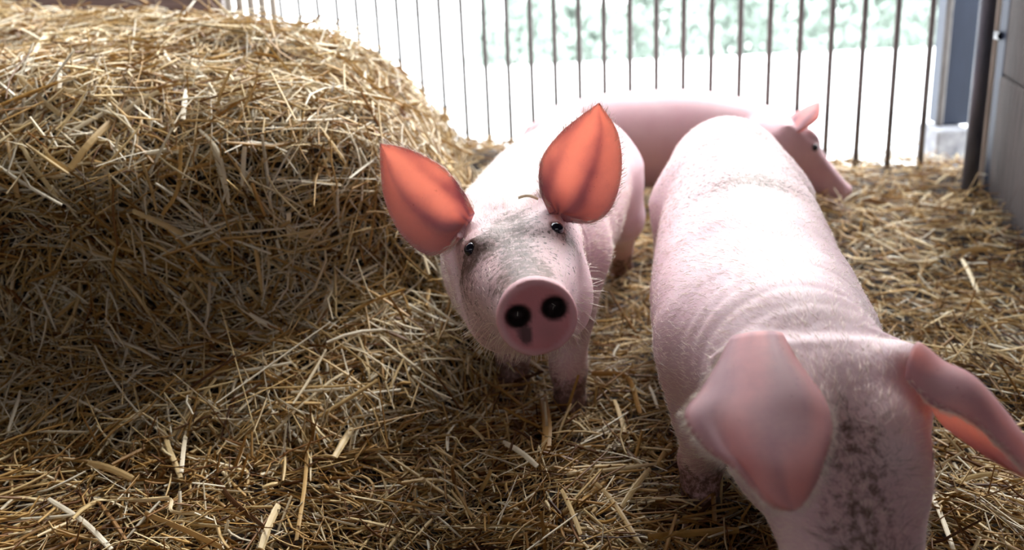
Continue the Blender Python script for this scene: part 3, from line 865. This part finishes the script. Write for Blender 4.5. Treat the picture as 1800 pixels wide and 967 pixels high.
for ft in (b_fl, b_fr, b_rl, b_rr):
    before = set(COL.objects); add_hoof(None, ft + np.array([0, -.012, .012]), (-.1, -1))
    for o in set(COL.objects) - before: rel(o, rootB)
e3a = [P(1282, 600, 1.02), P(1258, 645, .98), P(1230, 690, .945), P(1203, 732, .915), P(1240, 790, .88), P(1291, 826, .855), P(1345, 882, .83), P(1393, 896, .82)]
e3b = [P(1378, 594, .99), P(1404, 638, .945), P(1448, 700, .90), P(1463, 755, .875), P(1452, 800, .855), P(1437, 842, .84), P(1415, 880, .83), P(1394, 897, .82)]
ear3, g3, n3 = ear_obj(rootB, e3a, e3b, .020, -FW + .3 * UP, thick=.006, vein_shades=1.5, fold=.007)
e4a = [P(1592, 668, .95), P(1640, 716, .925), P(1700, 738, .90), P(1755, 785, .88), P(1806, 832, .86), P(1850, 862, .85)]
e4b = [P(1622, 690, 1.0), P(1655, 744, 1.0), P(1700, 780, .98), P(1750, 814, .95), P(1800, 840, .90), P(1850, 863, .85)]
ear4, g4, n4 = ear_obj(rootB, e4a, e4b, .050, UP - .15 * FW, thick=.006, vein_shades=1.5)
for o in (ear3, ear4): rel(o, rootB)
wt = np.clip((vn * norm(CP - V)).sum(1) + .35, 0, 1) * (V[:, 2] > .05)
pts, nn, so = scatter(V, Q, 20000, wt * (1 - .3 * top), dirt)
side = pts[:, 0] - np.interp(pts[:, 1], [s[1] for s in B_st], [s[0] for s in B_st])
flow = np.column_stack([side * 5, np.full(len(pts), .8), np.full(len(pts), -.2)])
h = hair_obj('bristles', None, pts, nn, flow, rng.uniform(.010, .024, len(pts)), np.full(len(pts), .00042), .18, soil=so); rel(h, rootB)
ear_fringe(rootB, g3, n3, 900, .01, [0, 0, 23]); ear_fringe(rootB, g4, n4, 500, .01, [0])

# ================= pig side-on by the bars
c_tail = P(930, 235, 3.0); c_nose = P(1492, 322, 2.62); c_eye = P(1428, 256, 2.62)
C_st = [tuple(P(938, 268, 3.02)) + (.05, .07, .07), tuple(P(975, 262, 2.98)) + (.10, .11, .11), tuple(P(1050, 250, 2.93)) + (.128, .135, .135), tuple(P(1140, 245, 2.90)) + (.132, .140, .14),
        tuple(P(1225, 245, 2.87)) + (.130, .138, .14), tuple(P(1310, 255, 2.84)) + (.122, .125, .135), tuple(P(1368, 258, 2.81)) + (.095, .095, .11)]
C_torso = Sweep(C_st, 26)
ceye2 = c_eye + np.array([.02, .112, .0]); cm = (c_eye + ceye2) / 2
cf = norm(norm(c_nose - c_eye + np.array([0, 0, .0])) * .16 + FW * .03); clat = norm(np.array([.2, -1.0, 0])); clat = norm(clat - cf * (clat @ cf)); cu = norm(np.cross(clat, cf)); cu = cu if cu[2] > 0 else -cu
co_ = cm - cu * .04
co_ = c_eye - clat * .066 - cu * .014
headC, noseC, _, _, _, cer, cel = build_head(cf, clat, cu, co_, .86, 1, (.076, .016))
cg = [np.array([.72, 2.66, .02]), np.array([.70, 2.83, .02]), np.array([.16, 2.84, .02]), np.array([.17, 3.0, .02])]
C_legs = [[((q[0], q[1], .22), .07), ((q[0], q[1], .14), .045), (q + [0, 0, .07], .028), (q + [0, 0, .0], .025)] for q in cg]


def pigC(p):
    d = smin(C_torso(p), headC(p), .06)
    for L in C_legs: d = smin(d, leg(p, L), .04)
    return d


V, Q = nets(pigC, (-.02, 2.5, -.04), (1.12, 3.16, .52), .0065); V = relax(V, Q, 1, .4)
z0 = np.zeros(len(V))
rootC, bodyC = finish_pig('pig', V, Q, {'dirt': .6 * sstep(.12, .02, V[:, 2]), 'dark': z0, 'rosy': z0 + .35, 'fleck': z0}, (.45, 2.85, 0), 'pink pig standing side-on by the bars, nose down in the straw')
for ec in (cer, cel):
    lat = norm(ec - co_ - cu * ((ec - co_) @ cu) * 0.4)
    rel(add_ball('eye', ec + lat * .0035 + cf * .002, (.0095,) * 3, M_eye, None), rootC)
e5a = [P(1388, 222, 2.66), P(1398, 200, 2.66), P(1418, 186, 2.66), P(1440, 178, 2.66)]
e5b = [P(1402, 234, 2.60), P(1424, 222, 2.60), P(1440, 206, 2.62), P(1442, 179, 2.66)]
ear5, g5, n5 = ear_obj(rootC, e5a, e5b, .012, -FW + .2 * UP, thick=.005)
e6a = [q + FW * .11 for q in e5a]; e6b = [q + FW * .11 for q in e5b]
ear6, g6, n6 = ear_obj(rootC, e6a, e6b, .012, -FW + .2 * UP, thick=.005)
for o in (ear5, ear6): rel(o, rootC)
tl = catmull([P(945, 222, 3.03), P(930, 226, 3.05), P(921, 240, 3.05), P(918, 262, 3.04)], 14); tr = np.linspace(.012, .004, 14)
TV = []; TF = []
for k in range(14):
    t_ = norm(tl[min(k + 1, 13)] - tl[max(k - 1, 0)]); a_ = norm(np.cross(t_, [0, 1, .1])); b_ = np.cross(t_, a_)
    for j in range(8):
        TV.append(tl[k] + tr[k] * (a_ * math.cos(j * math.pi / 4) + b_ * math.sin(j * math.pi / 4)))
for k in range(13):
    for j in range(8): TF.append((k * 8 + j, k * 8 + (j + 1) % 8, (k + 1) * 8 + (j + 1) % 8, (k + 1) * 8 + j))
TF += [tuple(range(7, -1, -1)), tuple(range(104, 112))]
z_ = np.zeros(len(TV)); tailo = mesh_obj('tail', TV, TF, M_skin, None, attrs={'dirt': z_ + .4, 'dark': z_, 'rosy': z_, 'fleck': z_}); rel(tailo, rootC)

# ------------------------------------------------------------------ single stalks that stand out
def hit_heap(x, y):
    v = FW + (x - 900) / f_px * RT - (y - 483.5) / f_px * UP
    t = np.linspace(1.0, 3.2, 700); p = CP + t[:, None] * v; d = heap_sdf(p); i = np.argmax(d < 0.034)
    return p[i]


def stalk(where, pts, wpx, tone, label, group='single straw stalks'):
    if where == 'heap': c = [hit_heap(*q) for q in pts]
    elif where == 'floor':
        c = []
        for q in pts:
            g = G(q[0], q[1], .03)
            for _ in range(4): g = G(q[0], q[1], float(ground_z(g[:1], g[1:2])[0]) + .034)
            c.append(g)
    else: c = [P(q[0], q[1], where) for q in pts]
    c = np.array(c); dist = float((c.mean(0) - CP) @ FW); wdt = wpx * dist / f_px
    c = catmull(c, 5 * (len(c) - 1) + 1) if len(c) > 2 else np.linspace(c[0], c[1], 6) + np.array([0, 0, .004]) * np.sin(np.linspace(0, np.pi, 6))[:, None]
    T = norm(np.gradient(c, axis=0)); see = norm(CP - c); A_ = norm(np.cross(T, see)); tw = rng.uniform(-.5, .5); B2 = np.cross(T, A_)
    A_, B2 = A_ * math.cos(tw) + B2 * math.sin(tw), -A_ * math.sin(tw) + B2 * math.cos(tw)
    ns = 7; V = []
    for k in range(len(c)):
        tp = .85 if k in (0, len(c) - 1) else 1.0
        for j in range(ns):
            a = 2 * math.pi * j / ns
            V.append(c[k] + (A_[k] * math.cos(a) + B2[k] * math.sin(a) * .3) * wdt * .5 * tp)
    K = len(c)
    F = [(k * ns + j, k * ns + (j + 1) % ns, (k + 1) * ns + (j + 1) % ns, (k + 1) * ns + j) for k in range(K - 1) for j in range(ns)]
    F += [tuple(range(ns - 1, -1, -1)), tuple(range((K - 1) * ns, K * ns))]
    o = mesh_obj('straw_stalk', V, F, M_straw, smooth=False, attrs={'tone': np.full(len(V), tone)})
    return tag(o, label, 'straw stalk', group)


for a in [
    ('floor', [(85, 877), (148, 918), (196, 966)], 10, .98, 'nearly white long stalk slanting into the lower left corner'),
    ('floor', [(138, 757), (185, 736), (272, 742), (300, 795), (318, 840)], 9, .72, 'arched seed-head stalk bent over at the foot of the heap'),
    ('floor', [(953, 694), (962, 745), (960, 792)], 17, .46, 'broad flat golden blade upright below the facing pig\'s snout'),
    ('floor', [(884, 777), (945, 820)], 10, .95, 'short whitish stalk lying below the facing pig\'s feet'),
    ('floor', [(664, 690), (588, 804)], 12, .74, 'thick straight stalk leaning up where heap meets floor'),
    ('floor', [(155, 814), (234, 842)], 13, .62, 'wide golden stalk just below the arched seed-head'),
    ('floor', [(328, 758), (319, 832)], 8, .93, 'pale upright stalk touching the arched seed-head\'s end'),
    ('floor', [(194, 874), (253, 880), (299, 878), (303, 899), (358, 903)], 7, .8, 'zigzag bent pale stalk low beside the heap'),
    ('floor', [(255, 903), (323, 931), (389, 962)], 11, .6, 'long golden stalk running to the bottom edge'),
    ('floor', [(379, 841), (408, 880), (467, 930)], 10, .08, 'dark brown stalk among the pale litter'),
    ('floor', [(541, 771), (536, 850), (521, 950)], 8, .55, 'long thin tan stalk pointing towards the viewer'),
    ('floor', [(490, 888), (459, 965)], 14, .78, 'broad pale stalk at the bottom edge'),
    ('floor', [(1040, 657), (1101, 663), (1126, 728)], 10, .45, 'golden stalk folded at a right angle between two pigs'),
    ('floor', [(1080, 703), (1098, 760)], 8, .7, 'straight stalk inside the folded golden one'),
    ('floor', [(1141, 678), (1156, 718)], 6, .97, 'white stalk against the head-down pig\'s flank'),
    ('floor', [(987, 861), (1021, 940)], 9, .7, 'pale stalk below the broad golden blade'),
    ('floor', [(1034, 838), (1076, 880), (1130, 965)], 9, .66, 'long curved stalk running from mid litter to the bottom edge'),
    ('floor', [(1139, 945), (1219, 937), (1299, 932)], 14, .5, 'thick level stalk beneath the drooping ear'),
    ('floor', [(1143, 825), (1093, 892)], 11, .72, 'slanting stalk before the head-down pig\'s front foot'),
    ('floor', [(1181, 781), (1156, 818)], 10, .6, 'short stub leaning on the head-down pig\'s leg'),
    ('floor', [(1252, 833), (1256, 918)], 9, .4, 'brown stalk upright beside the head-down pig\'s hoof'),
    ('floor', [(1636, 866), (1676, 966)], 9, .93, 'pale stalk beside the head-down pig\'s cheek'),
    ('floor', [(1680, 848), (1753, 833)], 9, .75, 'level stalk under the ear that leaves the frame'),
    (2.38, [(1750, 421), (1802, 420)], 6, 1.0, 'white stalk stuck level against the timber wall end'),
    ('floor', [(1589, 449), (1640, 461)], 10, .85, 'broad pale stalk on the litter right of the head-down pig'),
    ('floor', [(1685, 444), (1746, 439)], 8, .68, 'tan stalk pointing at the timber wall end'),
    ('floor', [(1691, 455), (1719, 514)], 8, .85, 'pale slanting stalk in front of the timber wall end'),
    ('heap', [(118, 235), (174, 203), (232, 174)], 8, .9, 'long pale stalk rising slantwise on the heap\'s shoulder'),
    ('heap', [(98, 157), (172, 172)], 8, .95, 'pale stalk ending in the dark hollow near the heap\'s top'),
    ('heap', [(123, 297), (156, 253), (195, 214)], 13, .6, 'thick tan stalk leaning under the heap\'s shoulder'),
    ('heap', [(29, 130), (72, 174), (105, 201)], 9, .8, 'slanting stalk at the frame side of the heap\'s shoulder'),
    ('heap', [(33, 246), (58, 290), (101, 348)], 8, .75, 'hanging stalk slanting into the heap\'s shadow'),
    ('heap', [(14, 239), (31, 348)], 10, .55, 'stalk hanging straight at the frame side of the heap'),
    ('heap', [(76, 253), (87, 275), (123, 300)], 7, .7, 'crooked thin stalk beside the thick leaning one'),
    ('heap', [(206, 206), (279, 161)], 9, .85, 'pale stalk above the thick leaning one'),
    ('heap', [(328, 159), (322, 210)], 9, .97, 'short white stalk upright on the heap\'s upper slope'),
    ('heap', [(351, 228), (384, 268), (402, 348)], 7, .93, 'curved pale stalk dropping from the heap\'s lit brow'),
    ('heap', [(107, 109), (105, 156)], 8, .98, 'short white stalk upright near the heap\'s top'),
    ('heap', [(60, 94), (87, 58)], 8, .85, 'short pale stalk on top of the heap'),
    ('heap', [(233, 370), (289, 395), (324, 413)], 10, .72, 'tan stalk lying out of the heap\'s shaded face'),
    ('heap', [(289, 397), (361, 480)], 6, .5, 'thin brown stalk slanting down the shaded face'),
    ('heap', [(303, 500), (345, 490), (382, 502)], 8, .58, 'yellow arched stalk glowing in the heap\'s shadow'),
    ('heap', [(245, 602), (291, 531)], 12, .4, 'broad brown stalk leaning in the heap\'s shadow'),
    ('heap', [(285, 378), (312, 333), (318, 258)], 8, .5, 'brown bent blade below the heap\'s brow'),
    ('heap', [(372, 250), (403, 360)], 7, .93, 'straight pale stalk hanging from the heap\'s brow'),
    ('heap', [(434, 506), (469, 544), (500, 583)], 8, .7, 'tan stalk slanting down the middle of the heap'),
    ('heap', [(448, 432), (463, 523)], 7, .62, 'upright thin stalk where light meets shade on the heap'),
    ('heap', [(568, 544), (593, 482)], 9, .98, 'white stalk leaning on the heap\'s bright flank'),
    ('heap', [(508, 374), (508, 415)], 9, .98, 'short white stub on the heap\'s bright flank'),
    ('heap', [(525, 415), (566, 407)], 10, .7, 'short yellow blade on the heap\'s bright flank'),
    ('heap', [(378, 540), (456, 540)], 10, .45, 'level brown blade low on the heap'),
    ('heap', [(430, 258), (427, 329)], 9, .95, 'thick pale stalk upright on the heap\'s lit brow'),
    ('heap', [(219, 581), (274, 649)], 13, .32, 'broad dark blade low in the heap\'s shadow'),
    ('heap', [(382, 440), (427, 420)], 9, .5, 'short brown piece in the middle of the heap'),
    ('heap', [(278, 674), (323, 654), (362, 619)], 9, .56, 'golden curved stalk springing from the heap\'s foot'),
    ('heap', [(393, 647), (459, 649), (525, 647)], 6, .6, 'long level thin stalk along the heap\'s foot'),
    ('heap', [(389, 654), (389, 697), (399, 767)], 8, .66, 'upright stalk at the heap\'s foot'),
]:
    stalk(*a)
o = stalk(1.0, [(0, 0), (1, 1)], 1, .9, 'x'); bpy.data.objects.remove(o)
_q = P(912, 349, 1.30), P(945, 350, 1.30)


def on_pig(x, y):
    v = FW + (x - 900) / f_px * RT - (y - 483.5) / f_px * UP
    t = np.linspace(1.1, 1.7, 400); p = CP + t[:, None] * v; i = np.argmax(pigA(p) < .003); return t[i]


stalk(float(min(on_pig(912, 349), on_pig(945, 350))) - .003, [(911, 348), (946, 350)], 6, .97, 'short pale straw bit lying on the facing pig\'s head')

# ------------------------------------------------------------------ trees beyond the snow
def tree(px, d, hgt, wid, seed, label, conifer):
    r_ = np.random.default_rng(seed); b = P(px, 100, d); z = snow_z(b[0], b[1]); base = np.array([b[0], b[1], z])
    root = empty('haze_pale_tree', tuple(map(float, base))); tag(root, label, 'tree', 'haze-pale trees beyond the snow')
    n = 420; t = r_.random(n) ** .8; a = r_.uniform(0, 2 * np.pi, n)
    rad = wid * ((1 - t) * .95 + .05 if conifer else np.sqrt(np.clip(1 - (2 * t - 1) ** 2, .05, 1))) * np.sqrt(r_.random(n))
    c = np.stack([rad * np.cos(a), rad * np.sin(a), hgt * (.16 + .84 * t)], 1)
    s = wid * r_.uniform(.12, .3, (n, 1)); d1 = norm(r_.normal(0, 1, (n, 3))) * s; d2 = norm(r_.normal(0, 1, (n, 3))) * s * .6
    d3 = np.cross(norm(d1), norm(d2)) * s * .35
    Vt = np.stack([c + d1, c + d2, c - d1, c - d2, c + d3, c - d3], 1).reshape(-1, 3)
    loc_ = np.array([(0, 1, 4), (1, 2, 4), (2, 3, 4), (3, 0, 4), (1, 0, 5), (2, 1, 5), (3, 2, 5), (0, 3, 5)])
    Ft = ((np.arange(n) * 6)[:, None, None] + loc_[None]).reshape(-1, 3)
    tag(mesh_obj('crown', Vt, Ft, M_hazeleaf, root, smooth=False), kind='stuff')
    k = 8; Vk = [(wid * .07 * q * math.cos(2 * math.pi * j / k), wid * .07 * q * math.sin(2 * math.pi * j / k), zz_) for zz_, q in ((-.3, 1.2), (hgt * .5, .7), (hgt * .95, .15)) for j in range(k)]
    Fk = [(i * k + j, i * k + (j + 1) % k, (i + 1) * k + (j + 1) % k, (i + 1) * k + j) for i in range(2) for j in range(k)] + [tuple(range(k - 1, -1, -1)), tuple(range(2 * k, 3 * k))]
    mesh_obj('trunk', Vk, Fk, M_bark, root)
    return root


for k, (px_, d_, h_, w_, cf_, lb_) in enumerate([
    (862, 44, 4.6, 1.3, True, 'slim haze-pale conifer rising nearest to the straw heap'), (905, 47, 5.2, 1.4, True, 'tall haze-pale conifer second from the straw heap'),
    (958, 45, 4.2, 1.9, False, 'round haze-pale bush beyond the snow over the facing pig'), (1020, 46, 4.4, 1.9, False, 'haze-pale round tree above the back of the side-on pig'),
    (1085, 44, 4.0, 1.7, False, 'low haze-pale tree above the rump of the side-on pig'), (1150, 47, 5.0, 1.8, False, 'haze-pale tree above the middle of the side-on pig'),
    (1215, 45, 5.4, 1.5, True, 'haze-pale conifer above the shoulders of the side-on pig'), (1290, 46, 5.6, 2.0, False, 'wide haze-pale tree over the rump of the head-down pig'),
    (1370, 44, 5.2, 1.9, False, 'haze-pale tree above the ear of the side-on pig'), (1450, 46, 5.8, 2.0, False, 'tall haze-pale tree above the head of the side-on pig'),
    (1530, 45, 5.6, 1.9, False, 'haze-pale tree fourth from the blue-grey post'), (1600, 44, 5.8, 1.9, False, 'haze-pale tree second from the blue-grey post'),
    (1660, 46, 5.6, 1.8, False, 'haze-pale tree partly behind the blue-grey post')]):
    tree(px_, 41 + 5.0 * (k % 3), h_, w_, 100 + k, lb_, cf_)
# ------------------------------------------------------------------ done
